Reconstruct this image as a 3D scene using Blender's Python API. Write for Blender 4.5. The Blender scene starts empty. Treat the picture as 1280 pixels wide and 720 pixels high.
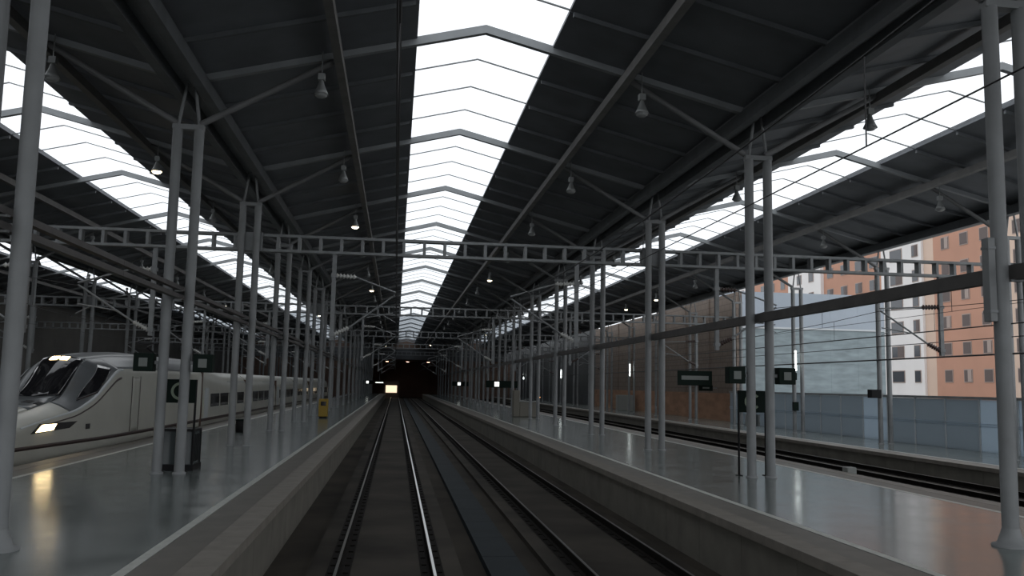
import bpy, bmesh, math, random
from mathutils import Vector, Matrix

# ------------------------------------------------------------------ camera, sky, exposure
scene = bpy.context.scene
COL = scene.collection
H = 2.87
AX = Vector((0.99131355, 0.03368446, 0.12713298))
AY = Vector((-0.13003827, 0.10635433, 0.98578842))
AZ = Vector((0.01968461, -0.99375757, 0.10981075))
cam_d = bpy.data.cameras.new('camera')
cam_d.sensor_width = 36.0
cam_d.lens = 1103.0 / 1280.0 * 36.0
cam_d.clip_start = 0.1
cam_d.clip_end = 2000
cam = bpy.data.objects.new('camera', cam_d)
COL.objects.link(cam)
right = Vector((AX[0], AY[0], AZ[0]))
down = Vector((AX[1], AY[1], AZ[1]))
fwd = Vector((AX[2], AY[2], AZ[2]))
m = Matrix.Identity(4)
for i in range(3):
    m[i][0] = right[i]
    m[i][1] = -down[i]
    m[i][2] = -fwd[i]
m[2][3] = H
cam.matrix_world = m
scene.camera = cam

world = bpy.data.worlds.new('overcast_sky')
scene.world = world
world.use_nodes = True
wn = world.node_tree
bg = wn.nodes['Background']
tc = wn.nodes.new('ShaderNodeTexCoord')
nz = wn.nodes.new('ShaderNodeTexNoise')
nz.inputs['Scale'].default_value = 2.0
nz.inputs['Detail'].default_value = 4.0
rp = wn.nodes.new('ShaderNodeValToRGB')
rp.color_ramp.elements[0].position = 0.3
rp.color_ramp.elements[0].color = (0.90, 0.95, 1.0, 1)
rp.color_ramp.elements[1].position = 0.7
rp.color_ramp.elements[1].color = (0.97, 0.985, 1.0, 1)
wn.links.new(tc.outputs['Generated'], nz.inputs['Vector'])
wn.links.new(nz.outputs['Fac'], rp.inputs['Fac'])
wn.links.new(rp.outputs['Color'], bg.inputs['Color'])
bg.inputs['Strength'].default_value = 1.75

vs = scene.view_settings
vs.view_transform = 'Standard'
vs.look = 'None'
vs.gamma = 1.0
vs.use_curve_mapping = False
vs.exposure = -0.4

# ------------------------------------------------------------------ materials
def mat(name, col, rough=0.6, metal=0.0, noise=0.0, scale=4.0, bump=0.0, stretch=None, rnoise=0.0, spec=None):
    mt = bpy.data.materials.new(name)
    mt.use_nodes = True
    nt = mt.node_tree
    b = nt.nodes['Principled BSDF']
    b.inputs['Base Color'].default_value = (*col, 1)
    b.inputs['Roughness'].default_value = rough
    b.inputs['Metallic'].default_value = metal
    if spec is not None:
        b.inputs['Specular IOR Level'].default_value = spec
    if noise or bump or rnoise:
        t = nt.nodes.new('ShaderNodeTexCoord')
        mp = nt.nodes.new('ShaderNodeMapping')
        if stretch:
            mp.inputs['Scale'].default_value = stretch
        n = nt.nodes.new('ShaderNodeTexNoise')
        n.inputs['Scale'].default_value = scale
        n.inputs['Detail'].default_value = 5.0
        geo = nt.nodes.new('ShaderNodeNewGeometry')
        nt.links.new(geo.outputs['Position'], mp.inputs['Vector'])
        nt.links.new(mp.outputs['Vector'], n.inputs['Vector'])
        if noise:
            r = nt.nodes.new('ShaderNodeValToRGB')
            r.color_ramp.elements[0].position = 0.3
            r.color_ramp.elements[1].position = 0.7
            r.color_ramp.elements[0].color = (*[max(0, c * (1 - noise)) for c in col], 1)
            r.color_ramp.elements[1].color = (*[min(1, c * (1 + noise)) for c in col], 1)
            nt.links.new(n.outputs['Fac'], r.inputs['Fac'])
            nt.links.new(r.outputs['Color'], b.inputs['Base Color'])
        if rnoise:
            mr = nt.nodes.new('ShaderNodeMapRange')
            mr.inputs['To Min'].default_value = max(0.02, rough - rnoise)
            mr.inputs['To Max'].default_value = rough + rnoise
            nt.links.new(n.outputs['Fac'], mr.inputs['Value'])
            nt.links.new(mr.outputs['Result'], b.inputs['Roughness'])
        if bump:
            bp = nt.nodes.new('ShaderNodeBump')
            bp.inputs['Strength'].default_value = bump
            bp.inputs['Distance'].default_value = 0.02
            nt.links.new(n.outputs['Fac'], bp.inputs['Height'])
            nt.links.new(bp.outputs['Normal'], b.inputs['Normal'])
    return mt

def emit(name, col, s):
    mt = bpy.data.materials.new(name)
    mt.use_nodes = True
    b = mt.node_tree.nodes['Principled BSDF']
    b.inputs['Base Color'].default_value = (*col, 1)
    b.inputs['Emission Color'].default_value = (*col, 1)
    b.inputs['Emission Strength'].default_value = s
    return mt

def pane_mat(name, col, gloss=0.06):
    mt = bpy.data.materials.new(name)
    mt.use_nodes = True
    nt = mt.node_tree
    nt.nodes.remove(nt.nodes['Principled BSDF'])
    out = nt.nodes['Material Output']
    tr = nt.nodes.new('ShaderNodeBsdfTransparent')
    tr.inputs['Color'].default_value = (*col, 1)
    gl = nt.nodes.new('ShaderNodeBsdfGlossy')
    gl.inputs['Roughness'].default_value = 0.1
    mx = nt.nodes.new('ShaderNodeMixShader')
    mx.inputs['Fac'].default_value = gloss
    nt.links.new(tr.outputs[0], mx.inputs[1])
    nt.links.new(gl.outputs[0], mx.inputs[2])
    nt.links.new(mx.outputs[0], out.inputs['Surface'])
    return mt

def frosted(name, col):
    mt = bpy.data.materials.new(name)
    mt.use_nodes = True
    nt = mt.node_tree
    nt.nodes.remove(nt.nodes['Principled BSDF'])
    d = nt.nodes.new('ShaderNodeBsdfDiffuse')
    t = nt.nodes.new('ShaderNodeBsdfTranslucent')
    for n in (d, t):
        n.inputs['Color'].default_value = (*col, 1)
    mx = nt.nodes.new('ShaderNodeMixShader')
    mx.inputs['Fac'].default_value = 0.6
    nt.links.new(d.outputs[0], mx.inputs[1])
    nt.links.new(t.outputs[0], mx.inputs[2])
    nt.links.new(mx.outputs[0], nt.nodes['Material Output'].inputs['Surface'])
    return mt

def brick_mat(name, c1, c2, mortar, sc):
    mt = bpy.data.materials.new(name)
    mt.use_nodes = True
    nt = mt.node_tree
    b = nt.nodes['Principled BSDF']
    b.inputs['Roughness'].default_value = 0.85
    geo = nt.nodes.new('ShaderNodeNewGeometry')
    sp = nt.nodes.new('ShaderNodeSeparateXYZ')
    cb = nt.nodes.new('ShaderNodeCombineXYZ')
    nt.links.new(geo.outputs['Position'], sp.inputs[0])
    nt.links.new(sp.outputs['Y'], cb.inputs['X'])
    nt.links.new(sp.outputs['Z'], cb.inputs['Y'])
    br = nt.nodes.new('ShaderNodeTexBrick')
    br.inputs['Color1'].default_value = (*c1, 1)
    br.inputs['Color2'].default_value = (*c2, 1)
    br.inputs['Mortar'].default_value = (*mortar, 1)
    br.inputs['Scale'].default_value = sc
    nt.links.new(cb.outputs[0], br.inputs['Vector'])
    nt.links.new(br.outputs['Color'], b.inputs['Base Color'])
    return mt

M = dict(
    steel=mat('grey_painted_steel', (0.205, 0.213, 0.218), 0.5, 0.0, 0.12, 1.5),
    rafter=mat('light_grey_frame_paint', (0.27, 0.285, 0.295), 0.5, 0.0, 0.1, 2.0),
    brace=mat('dull_grey_brace_paint', (0.15, 0.152, 0.155), 0.55, 0.0, 0.12, 1.5),
    purlin=mat('dark_grey_purlin_paint', (0.13, 0.14, 0.15), 0.6, 0, 0.15, 2.0),
    beam=mat('brownish_grey_beam_paint', (0.19, 0.185, 0.18), 0.6, 0, 0.15, 2.0),
    roof=mat('dark_corrugated_roof_sheet', (0.15, 0.16, 0.178), 0.6, 0, 0.18, 0.8, 0.0),
    gutter=mat('grey_gutter_metal', (0.22, 0.23, 0.24), 0.55, 0, 0.25, 0.7),
    glass=pane_mat('clear_roof_glazing', (0.985, 0.99, 0.995), 0.03),
    glass_dirty=pane_mat('grimy_roof_glazing', (0.62, 0.64, 0.66)),
    gantry=mat('galvanised_gantry_steel', (0.21, 0.22, 0.226), 0.5, 0.1, 0.15, 3.0),
    tray=mat('dark_cable_tray', (0.075, 0.07, 0.068), 0.6, 0, 0.2, 3.0),
    wire=mat('dark_copper_wire', (0.03, 0.03, 0.032), 0.6),
    terrazzo=mat('polished_grey_green_terrazzo', (0.125, 0.142, 0.137), 0.17, 0, 0.16, 1.2, 0.025, None, 0.07),
    tactile=mat('brown_grey_edge_paving', (0.105, 0.096, 0.083), 0.5, 0, 0.15, 2.5, 0.1),
    coping=mat('pale_concrete_coping', (0.17, 0.155, 0.135), 0.6, 0, 0.15, 3.0, 0.1),
    line=mat('worn_white_line_paint', (0.42, 0.43, 0.40), 0.45, 0, 0.12, 4.0),
    wallp=mat('platform_side_concrete', (0.125, 0.118, 0.10), 0.75, 0, 0.2, 1.5, 0.2),
    bed=mat('stained_track_slab_concrete', (0.034, 0.029, 0.023), 0.85, 0, 0.5, 0.45, 0.3, (1.0, 1.0, 1.0), spec=0.15),
    slab=mat('track_slab_concrete', (0.039, 0.034, 0.028), 0.8, 0, 0.5, 0.5, 0.3, spec=0.15),
    rail=mat('rusty_rail_steel', (0.009, 0.0075, 0.0065), 0.8, 0.0, 0.3, 5.0, spec=0.1),
    railtop=mat('polished_rail_head', (0.62, 0.62, 0.61), 0.28, 1.0),
    railtop_dull=mat('dull_rail_head', (0.16, 0.155, 0.15), 0.4, 1.0),
    trough=mat('blue_grey_trough_cover', (0.020, 0.026, 0.030), 0.7, 0, 0.15, 1.0, spec=0.1),
    twhite=mat('white_train_paint', (0.46, 0.46, 0.415), 0.3, 0, 0.06, 1.0),
    tgrey=mat('silver_grey_train_paint', (0.13, 0.14, 0.148), 0.3, 0.2, 0.1, 1.0),
    tglass=mat('black_train_glazing', (0.012, 0.012, 0.014), 0.06, 0.0),
    tdark=mat('dark_underframe', (0.02, 0.02, 0.021), 0.7),
    tstripe=mat('purple_brown_stripe', (0.055, 0.036, 0.035), 0.4),
    bellow=mat('rust_brown_gangway', (0.085, 0.045, 0.03), 0.7),
    green=mat('dark_green_sign_paint', (0.007, 0.014, 0.011), 0.6, spec=0.1),
    pale=mat('pale_sign_print', (0.15, 0.165, 0.155), 0.5),
    palegreen=mat('pale_green_print', (0.22, 0.27, 0.20), 0.5),
    black=mat('black_plastic', (0.010, 0.010, 0.011), 0.6, spec=0.2),
    caseglass=mat('smoked_case_glass', (0.05, 0.06, 0.062), 0.12),
    yellow=mat('yellow_enamel', (0.30, 0.19, 0.015), 0.45),
    lampshade=mat('spun_aluminium_shade', (0.26, 0.27, 0.27), 0.4, 0.3),
    lampbody=mat('lamp_housing_grey', (0.25, 0.26, 0.26), 0.5),
    bulb_off=mat('frosted_lamp_glass', (0.3, 0.31, 0.31), 0.3),
    bulb_on=emit('warm_lamp_glow', (1.0, 0.80, 0.52), 14.0),
    headlight=emit('warm_headlight', (1.0, 0.74, 0.38), 12.0),
    halltube=emit('reddish_hall_lamp', (1.0, 0.5, 0.35), 10.0),
    tube=emit('white_fluorescent', (0.92, 1.0, 0.97), 9.0),
    litsign=emit('lit_white_sign', (0.95, 1.0, 0.93), 2.2),
    redlamp=emit('red_signal_lens', (1.0, 0.06, 0.08), 3.0),
    amberlamp=emit('amber_lens', (1.0, 0.45, 0.15), 2.0),
    warmwin=emit('warm_lit_opening', (1.0, 0.80, 0.55), 1.6),
    endwall=mat('dark_end_wall', (0.16, 0.105, 0.08), 0.8, 0, 0.3, 0.2),
    fascia=mat('grey_fascia', (0.11, 0.112, 0.116), 0.7, 0, 0.2, 0.3),
    leftwall=mat('grey_brown_side_wall', (0.09, 0.085, 0.078), 0.85, 0, 0.3, 0.2),
    brownwall=brick_mat('brown_block_wall', (0.165, 0.13, 0.105), (0.185, 0.145, 0.12), (0.12, 0.095, 0.08), 0.5),
    orangewall=mat('orange_brown_dado', (0.30, 0.165, 0.10), 0.8, 0, 0.25, 0.6, 0, (1, 1, 3)),
    darkwall=mat('dark_slate_wall', (0.05, 0.055, 0.058), 0.7, 0, 0.3, 0.3),
    cladlight=mat('pale_blue_grey_cladding', (0.33, 0.375, 0.43), 0.6, 0, 0.08, 0.3),
    cladgreen=mat('green_grey_reflection_streaks', (0.215, 0.265, 0.285), 0.45, 0, 0.25, 0.6, 0, (1, 1, 4)),  # streaks in the colour stand in for reflections on the glass panels
    cladband=mat('white_flashing', (0.5, 0.53, 0.55), 0.5),
    fencepanel=frosted('blue_grey_frosted_panel', (0.37, 0.415, 0.45)),
    fencelight=frosted('pale_frosted_panel', (0.52, 0.59, 0.65)),
    bwhite=mat('white_render', (0.74, 0.72, 0.71), 0.85, 0, 0.04, 0.3),
    borange=mat('orange_render', (0.47, 0.255, 0.18), 0.85, 0, 0.06, 0.3),
    btan=mat('pale_peach_render', (0.62, 0.47, 0.38), 0.85, 0, 0.05, 0.3),
    shutter=mat('brown_grey_shutter', (0.10, 0.075, 0.07), 0.6),
    bpane=mat('dark_window_pane', (0.06, 0.065, 0.075), 0.15),
    bframe=mat('window_trim', (0.35, 0.28, 0.25), 0.7),
    ground=mat('outside_concrete', (0.45, 0.45, 0.44), 0.9, 0, 0.2, 0.5),
    insbrown=mat('brown_porcelain', (0.05, 0.028, 0.024), 0.3),
    inswhite=mat('white_porcelain', (0.55, 0.55, 0.53), 0.3),
    cream=mat('cream_enamel', (0.15, 0.14, 0.115), 0.5),
    cabinet=mat('light_grey_cabinet', (0.24, 0.25, 0.24), 0.5),
)

# ------------------------------------------------------------------ helpers
W = {}          # world location of every object used as a parent
MC = {}         # mesh cache

def link(o, parent=None, loc=(0, 0, 0), rot=None):
    loc = Vector(loc)
    if parent is not None:
        o.parent = parent
        o.location = loc - W[parent.name]
    else:
        o.location = loc
    if rot is not None:
        o.rotation_mode = 'QUATERNION'
        o.rotation_quaternion = rot
    COL.objects.link(o)
    W[o.name] = loc
    return o

def tag(o, label=None, cat=None, group=None, kind=None):
    if label:
        o['label'] = label
    if cat:
        o['category'] = cat
    if group:
        o['group'] = group
    if kind:
        o['kind'] = kind
    return o

def empty(name, loc, label=None, cat=None, group=None, kind=None):
    o = bpy.data.objects.new(name, None)
    o.empty_display_size = 0.2
    link(o, None, loc)
    return tag(o, label, cat, group, kind)

def obj(name, mesh, parent=None, loc=(0, 0, 0), rot=None):
    return link(bpy.data.objects.new(name, mesh), parent, loc, rot)

def mesh_from(name, verts, faces, material, smooth=False):
    me = bpy.data.meshes.new(name)
    me.from_pydata(verts, [], faces)
    if material is not None:
        me.materials.append(material)
    if smooth:
        me.polygons.foreach_set('use_smooth', [True] * len(me.polygons))
    me.update()
    return me

BF = [(0, 3, 2, 1), (4, 5, 6, 7), (0, 1, 5, 4), (1, 2, 6, 5), (2, 3, 7, 6), (3, 0, 4, 7)]
def box_v(x0, x1, y0, y1, z0, z1):
    return [(x0, y0, z0), (x1, y0, z0), (x1, y1, z0), (x0, y1, z0),
            (x0, y0, z1), (x1, y0, z1), (x1, y1, z1), (x0, y1, z1)]

def boxm(sx, sy, sz, mk, bevel=0.0):
    key = ('b', round(sx, 4), round(sy, 4), round(sz, 4), mk, bevel)
    if key not in MC:
        me = mesh_from('box_' + mk, box_v(-sx / 2, sx / 2, -sy / 2, sy / 2, -sz / 2, sz / 2), BF, M[mk])
        if bevel:
            bm = bmesh.new()
            bm.from_mesh(me)
            bmesh.ops.bevel(bm, geom=bm.edges[:] + bm.verts[:], offset=bevel, segments=2, affect='EDGES', profile=0.5)
            bm.to_mesh(me)
            bm.free()
        MC[key] = me
    return MC[key]

def box(name, x0, x1, y0, y1, z0, z1, mk, parent=None, bevel=0.0):
    return obj(name, boxm(x1 - x0, y1 - y0, z1 - z0, mk, bevel), parent, ((x0 + x1) / 2, (y0 + y1) / 2, (z0 + z1) / 2))

def boxes_mesh(name, lst, mk):
    v, f = [], []
    for b in lst:
        k = len(v)
        v += box_v(*b)
        f += [tuple(i + k for i in q) for q in BF]
    return mesh_from(name, v, f, M[mk])

def lathe(prof, n, mk, key=None):
    k = ('l', key or tuple(prof), n, mk)
    if k in MC:
        return MC[k]
    v, f = [], []
    for (r, z) in prof:
        for i in range(n):
            a = 2 * math.pi * i / n
            v.append((r * math.cos(a), r * math.sin(a), z))
    for j in range(len(prof) - 1):
        for i in range(n):
            f.append((j * n + i, j * n + (i + 1) % n, (j + 1) * n + (i + 1) % n, (j + 1) * n + i))
    ns = len(f)
    b0 = len(v)
    v += v[:n]
    f.append(tuple(b0 + i for i in reversed(range(n))))
    b1 = len(v)
    v += v[(len(prof) - 1) * n:len(prof) * n]
    f.append(tuple(b1 + i for i in range(n)))
    me = mesh_from('lathe', v, f, M[mk])
    me.polygons.foreach_set('use_smooth', [True] * ns + [False] * 2)
    MC[k] = me
    return me

def cyl(name, r, p, q, mk, parent=None, n=12):
    p, q = Vector(p), Vector(q)
    d = q - p
    L = round(d.length, 3)
    me = lathe([(r, -L / 2), (r, L / 2)], n, mk)
    return obj(name, me, parent, (p + q) / 2, d.to_track_quat('Z', 'Y'))

def bar(name, w, h, p, q, mk, parent=None):
    """rectangular bar from p to q; h stays in the vertical plane"""
    p, q = Vector(p), Vector(q)
    d = q - p
    L = round(d.length, 3)
    return obj(name, boxm(w, L, h, mk), parent, (p + q) / 2, d.to_track_quat('Y', 'Z'))

# ------------------------------------------------------------------ layout
P = 14.17                      # bay width
C0 = 1.97                      # centre of the bay over the two tracks in front
FY = [12.24 + 9.2 * k for k in range(-2, 20)]      # frame lines; FY[2] is frame 0
def frame_y(k):
    return 12.02 if k == 0 else 12.24 + 9.2 * k
YS, YE = frame_y(-2), frame_y(19) + 2.3            # roof from .. to
ROOF = lambda dx: 11.87 - 0.25 * abs(dx)
BAYS = {'left_far': C0 - 2 * P, 'left': C0 - P, 'centre': C0, 'right': C0 + P}
ZP = 0.70
VALLEY = {'left_far': C0 - 2.5 * P + P, 'left': C0 - P / 2, 'right': C0 + P / 2 + 0.09, 'right_far': C0 + 1.5 * P}

# ------------------------------------------------------------------ ground and track bed
o = box('floor', -36, 26, -40, 212, -0.6, -0.28, 'bed')
tag(o, 'stained dark concrete bed between the platforms under the rails', 'track bed', kind='structure')
o = box('ground', 26, 140, -80, 260, -0.7, -0.4, 'ground')
tag(o, 'pale concrete ground outside the station beyond the fence', 'ground', kind='structure')

def track(cx, label):
    head = 'railtop' if abs(cx) < 1 else 'railtop_dull'
    t = empty('railway_track', (cx, 0, -0.28), label, 'track')
    box('slab', cx - 1.25, cx + 1.25, -30, 186, -0.28, -0.17, 'slab', t)
    for s in (-1, 1):
        x = cx + s * 0.752
        r = obj('rail', boxes_mesh('rail', [(-0.075, 0.075, -30, 186, -0.17, -0.145), (-0.012, 0.012, -30, 186, -0.145, -0.04),
                                            (-0.036, 0.036, -30, 186, -0.04, -0.004)], 'rail'), t, (x, 0, 0))
        obj('rail_head', boxes_mesh('rail_head', [(-0.022, 0.022, -30, 186, -0.004, 0.0)], head), r, (x, 0, 0))
        obj('groove', boxes_mesh('groove', [(-0.19, 0.19, -30, 186, -0.17, -0.166)], 'rail'), r, (x, 0, 0))
        lst = []
        y = 4.0
        while y < 90:
            for q in (-1, 1):
                lst.append((q * 0.11 - 0.05, q * 0.11 + 0.05, y - 0.09, y + 0.09, -0.166, -0.148))
            y += 0.6
        c = obj('rail_clips', boxes_mesh('rail_clips', lst, 'rail'), r, (x, 0, 0))
        tag(c, kind='stuff')
    return t
TR = [(-0.06, 'straight track with two shiny polished rails running to the lit opening'),
      (3.92, 'track with dark unpolished rails alongside the wide platform with the coping edge'),
      (13.95, 'track behind the platform with the green sign columns, with a red dwarf signal beside it'),
      (17.95, 'track alongside the low fenced side platform'),
      (-10.72, 'track carrying the parked white train'),
      (-14.62, 'empty track behind the parked white train'),
      (-25.0, 'track along the dark side wall behind the train platform')]
TRACKS = [track(x, l) for x, l in TR]

tr = empty('cable_trough', (1.9, 0, -0.28), 'flat blue-grey cable trough cover running between the two front tracks', 'cable trough')
y = -4.0
while y < 186:
    n = 2.0 if y < 70 else 20.0
    box('cover_slab', 1.62, 2.24, y, min(186, y + n) - 0.015, -0.28, -0.15, 'trough', tr)
    y += n

# ------------------------------------------------------------------ platforms
def platform(name, x0, x1, z, edges, label, y0=-24, y1=186):
    """edges: list of (edge_x, direction into the platform)"""
    s = empty('platform_floor', ((x0 + x1) / 2, 0, -0.28), label, 'platform', kind='structure')
    box('core', x0 + 0.12, x1 - 0.12, y0, y1, -0.28, z - 0.06, 'wallp', s)
    ia = x0 + (0.86 if any(d > 0 for e, d in edges) else 0)
    ib = x1 - (0.86 if any(d < 0 for e, d in edges) else 0)
    box('paving', ia, ib, y0, y1, z - 0.06, z, 'terrazzo', s)
    for e, d in edges:
        def strip(nm, a, b, za, zb, mk, yy0, yy1):
            lo, hi = sorted((e + d * a, e + d * b))
            return box(nm, lo, hi, yy0, yy1, za, zb, mk, s)
        strip('edge_paving', 0.36, 0.86, z - 0.06, z - 0.003, 'tactile', y0, y1)
        strip('safety_line', 0.87, 1.00, z, z + 0.004, 'line', y0, y1)
        y = float(y0)
        while y < y1:
            n = 1.0 if (0 <= y < 80) else 20.0
            if y < 0:
                n = min(n, -y)
            ye = min(y1, y + n)
            strip('coping_stone', -0.06, 0.355, z - 0.14, z, 'coping', y + 0.005, ye - 0.005)
            y = ye
        y = float(y0)
        while y < y1:
            n = 2.0 if (0 <= y < 80) else 20.0
            if y < 0:
                n = min(n, -y)
            ye = min(y1, y + n)
            strip('wall_panel', 0.0, 0.115, -0.28, z - 0.145, 'wallp', y + 0.008, ye - 0.008)
            y = ye
    return s
platform('l', -8.95, -2.03, ZP, [(-2.03, -1), (-8.95, 1)], 'polished grey platform alongside the parked white train')
platform('r', 5.62, 12.2, ZP, [(5.62, 1), (12.2, -1)], 'polished grey platform with green number signs, between two pairs of tracks')
platform('s', 19.8, 25.4, 0.45, [(19.8, 1)], 'low side platform in front of the blue-grey panel fence')
platform('ll', -23.1, -16.45, ZP, [(-16.45, -1)], 'platform on the far side of the parked white train')

# ------------------------------------------------------------------ roofs
KN = 3.6
ROWS = []
y = YS
i = 0
while y < YE - 0.01:
    ROWS.append((y, y + 2.3, i % 4 == 0))
    y += 2.3
    i += 1
SL = math.atan(0.25)
QL = {1: Matrix.Rotation(SL, 4, 'Y').to_quaternion(), -1: Matrix.Rotation(-SL, 4, 'Y').to_quaternion()}
YN = 76.0                      # pieces one by one up to here

def slab_verts(cx, s, a, b, y0, y1, dz, th):
    xa, xb = cx + s * a, cx + s * b
    za, zb = ROOF(a) + dz, ROOF(b) + dz
    return [(xa, y0, za), (xb, y0, zb), (xb, y1, zb), (xa, y1, za),
            (xa, y0, za + th), (xb, y0, zb + th), (xb, y1, zb + th), (xa, y1, za + th)]

BAYTXT = {'left_far': 'dark sheet roof of the bay along the dark side wall',
          'left': 'dark sheet roof of the bay over the parked white train',
          'centre': 'dark sheet roof of the bay over the two front tracks',
          'right': 'dark sheet roof of the bay whose eave opens onto the apartment blocks'}
for bi, (bn, cx) in enumerate(BAYS.items()):
    r = empty('ceiling', (cx, 0, 10.0), BAYTXT[bn], 'roof', kind='structure')
    w = empty('window_%d' % (bi + 1), (cx, 0, 11.0), BAYTXT[bn].replace('dark sheet roof', 'glazed ridge skylight'), 'skylight', kind='structure')
    for s in (-1, 1):
        for (a, b) in ((1.72, KN), (KN, 7.08)):
            shared = {}
            far_v, far_f = [], []
            for (y0, y1, main) in ROWS:
                if y1 <= YN:
                    key = (s, a)
                    if key not in shared:
                        vv = slab_verts(0, s, a, b, -1.125, 1.125, 0, 0.07)
                        shared[key] = mesh_from('roof_panel', vv, BF, M['roof'])
                    obj('roof_panel', shared[key], r, (cx, (y0 + y1) / 2, 0))
                else:
                    k = len(far_v)
                    far_v += slab_verts(0, s, a, b, y0 + 0.025, y1 - 0.025, 0, 0.07)
                    far_f += [tuple(q + k for q in ff) for ff in BF]
            fo = obj('roof_panels_far', mesh_from('roof_panels_far', far_v, far_f, M['roof']), r, (cx, 0, 0))
            tag(fo, kind='stuff')
        # skylight panes
        shared = None
        fv, ff_ = {}, {}
        for (y0, y1, main) in ROWS:
            if y1 <= YN:
                if shared is None:
                    shared = mesh_from('pane', slab_verts(0, s, 0.0, 1.76, -1.14, 1.14, 0.05, 0.015), BF, M['glass'])
                obj('pane', shared, w, (cx, (y0 + y1) / 2, 0))
            else:
                mk = 'glass' if y1 < 118 else 'glass_dirty'
                v = fv.setdefault(mk, [])
                f = ff_.setdefault(mk, [])
                k = len(v)
                v += slab_verts(0, s, 0.0, 1.76, y0 + 0.01, y1 - 0.01, 0.05, 0.015)
                f += [tuple(q + k for q in g) for g in BF]
        for mk in fv:
            tag(obj('panes_far', mesh_from('panes_far', fv[mk], ff_[mk], M[mk]), w, (cx, 0, 0)), kind='stuff')
        # purlins between the frames, glazing bars, rafters
        pm = mesh_from('purlin', slab_verts(0, s, 1.80, 7.0, -0.05, 0.05, -0.11, 0.109), BF, M['purlin'])
        gm = mesh_from('glazing_bar', slab_verts(0, s, 0.0, 1.72, -0.025, 0.025, 0.02, 0.029), BF, M['rafter'])
        rm = mesh_from('rafter', slab_verts(0, s, 0.0, 7.05, -0.08, 0.08, -0.16, 0.159), BF, M['rafter'])
        rf = mesh_from('rafter_flange', slab_verts(0, s, 0.0, 1.72, -0.08, 0.08, 0.0, 0.049), BF, M['rafter'])
        pf, gf = ([], []), ([], [])
        for (y0, y1, main) in ROWS:
            if main:
                ra = obj('rafter', rm, r, (cx, y0, 0))
                obj('rafter_flange', rf, ra, (cx, y0, 0))
            elif y0 < YN:
                obj('purlin', pm, r, (cx, y0, 0))
                obj('glazing_bar', gm, w, (cx, y0, 0))
            else:
                for (tv, tf), args in ((pf, (1.80, 7.0, y0 - 0.05, y0 + 0.05, -0.11, 0.109)), (gf, (0.0, 1.72, y0 - 0.025, y0 + 0.025, 0.02, 0.029))):
                    k = len(tv)
                    tv += slab_verts(0, s, *args)
                    tf += [tuple(q + k for q in g) for g in BF]
        tag(obj('purlins_far', mesh_from('purlins_far', *pf, M['purlin']), r, (cx, 0, 0)), kind='stuff')
        tag(obj('glazing_bars_far', mesh_from('glazing_bars_far', *gf, M['rafter']), w, (cx, 0, 0)), kind='stuff')
        # long beams, kerbs beside the glass
        xk = cx + s * KN
        bar('long_beam', 0.20, 0.24, (xk, YS, ROOF(KN) - 0.28), (xk, YE, ROOF(KN) - 0.28), 'beam', r)
        bar('skylight_kerb', 0.10, 0.20, (cx + s * 1.82, YS, ROOF(1.82) + 0.12), (cx + s * 1.82, YE, ROOF(1.82) + 0.12), 'purlin', r)
        bar('valley_beam', 0.22, 0.34, (cx + s * 6.75, YS, ROOF(6.75) - 0.34), (cx + s * 6.75, YE, ROOF(6.75) - 0.34), 'purlin', r)
        # braces from the column heads
        for k in range(-2, 20):
            fy = frame_y(k)
            cyl('brace', 0.075, (cx + s * 6.82, fy, 8.95), (cx + s * (KN + 0.05), fy, ROOF(KN) - 0.2), 'brace', r, 10)
    # gutter on the right-hand valley of this bay
    gx = cx + P / 2
    if bn != 'right':
        obj('gutter', boxes_mesh('gutter', [(-0.35, 0.35, YS, YE, 9.98, 10.04), (-0.35, -0.31, YS, YE, 10.04, 10.14), (0.31, 0.35, YS, YE, 10.04, 10.14)], 'gutter'), r, (gx, 0, 0))
    else:
        obj('eave_fascia', boxes_mesh('eave_fascia', [(-0.06, 0.06, YS, YE, 9.72, 10.16), (-0.35, -0.06, YS, YE, 9.72, 9.76)], 'gutter'), r, (gx, 0, 0))

ORD = ['first', 'second', 'third', 'fourth', 'fifth']
def place(k):
    if k < 1:
        return 'before the green number signs' if k == 0 else 'two frames before the number signs'
    if k == 1:
        return 'level with the green number signs'
    if k <= 15:
        g = (k - 1) // 3
        return ('at the %s gantry', 'just past the %s gantry', 'just before the %s gantry')[(k - 2) % 3] % (ORD[g] if (k - 2) % 3 < 2 else ORD[g])
    return ORD[k - 15] + ' frame past the fifth gantry'

# ------------------------------------------------------------------ columns
def column(vx, k, label, group, far=False):
    fy = frame_y(k)
    t = empty('paired_column', (vx, fy, ZP if vx < 20 and vx > -30 else 0.45), label, 'column', group)
    z0 = 0.45 if vx > 20 else ZP
    for s in (-1, 1):
        x = vx + s * 0.25
        cyl('shaft', 0.115, (x, fy, z0), (x, fy, 8.82), 'steel', t, 18 if k < 7 else 10)
        if k < 8:
            c = obj('base_plate', lathe([(0.26, 0), (0.26, 0.03), (0.19, 0.05), (0.14, 0.18), (0.118, 0.26)] if k <= 0 else [(0.15, 0), (0.15, 0.03), (0.12, 0.05)], 18, 'steel', 'base%d' % (k <= 0)), t, (x, fy, z0))
        cyl('strut', 0.04, (x, fy, 8.86), (vx + s * 0.09, fy, 9.98), 'steel', t, 8)
    box('head_tie', vx - 0.36, vx + 0.36, fy - 0.09, fy + 0.09, 8.80, 8.92, 'steel', t)
    return t
ROWTXT = {'left_far': ('paired grey column on the platform behind the train, %s', 'columns behind the train'),
          'left': ('paired grey column on the platform beside the train, %s', 'columns beside the train'),
          'right': ('paired grey column on the ring sign platform, %s', 'columns on the platform between the tracks'),
          'right_far': ('paired grey column along the eave, %s', 'columns along the eave')}
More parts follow.
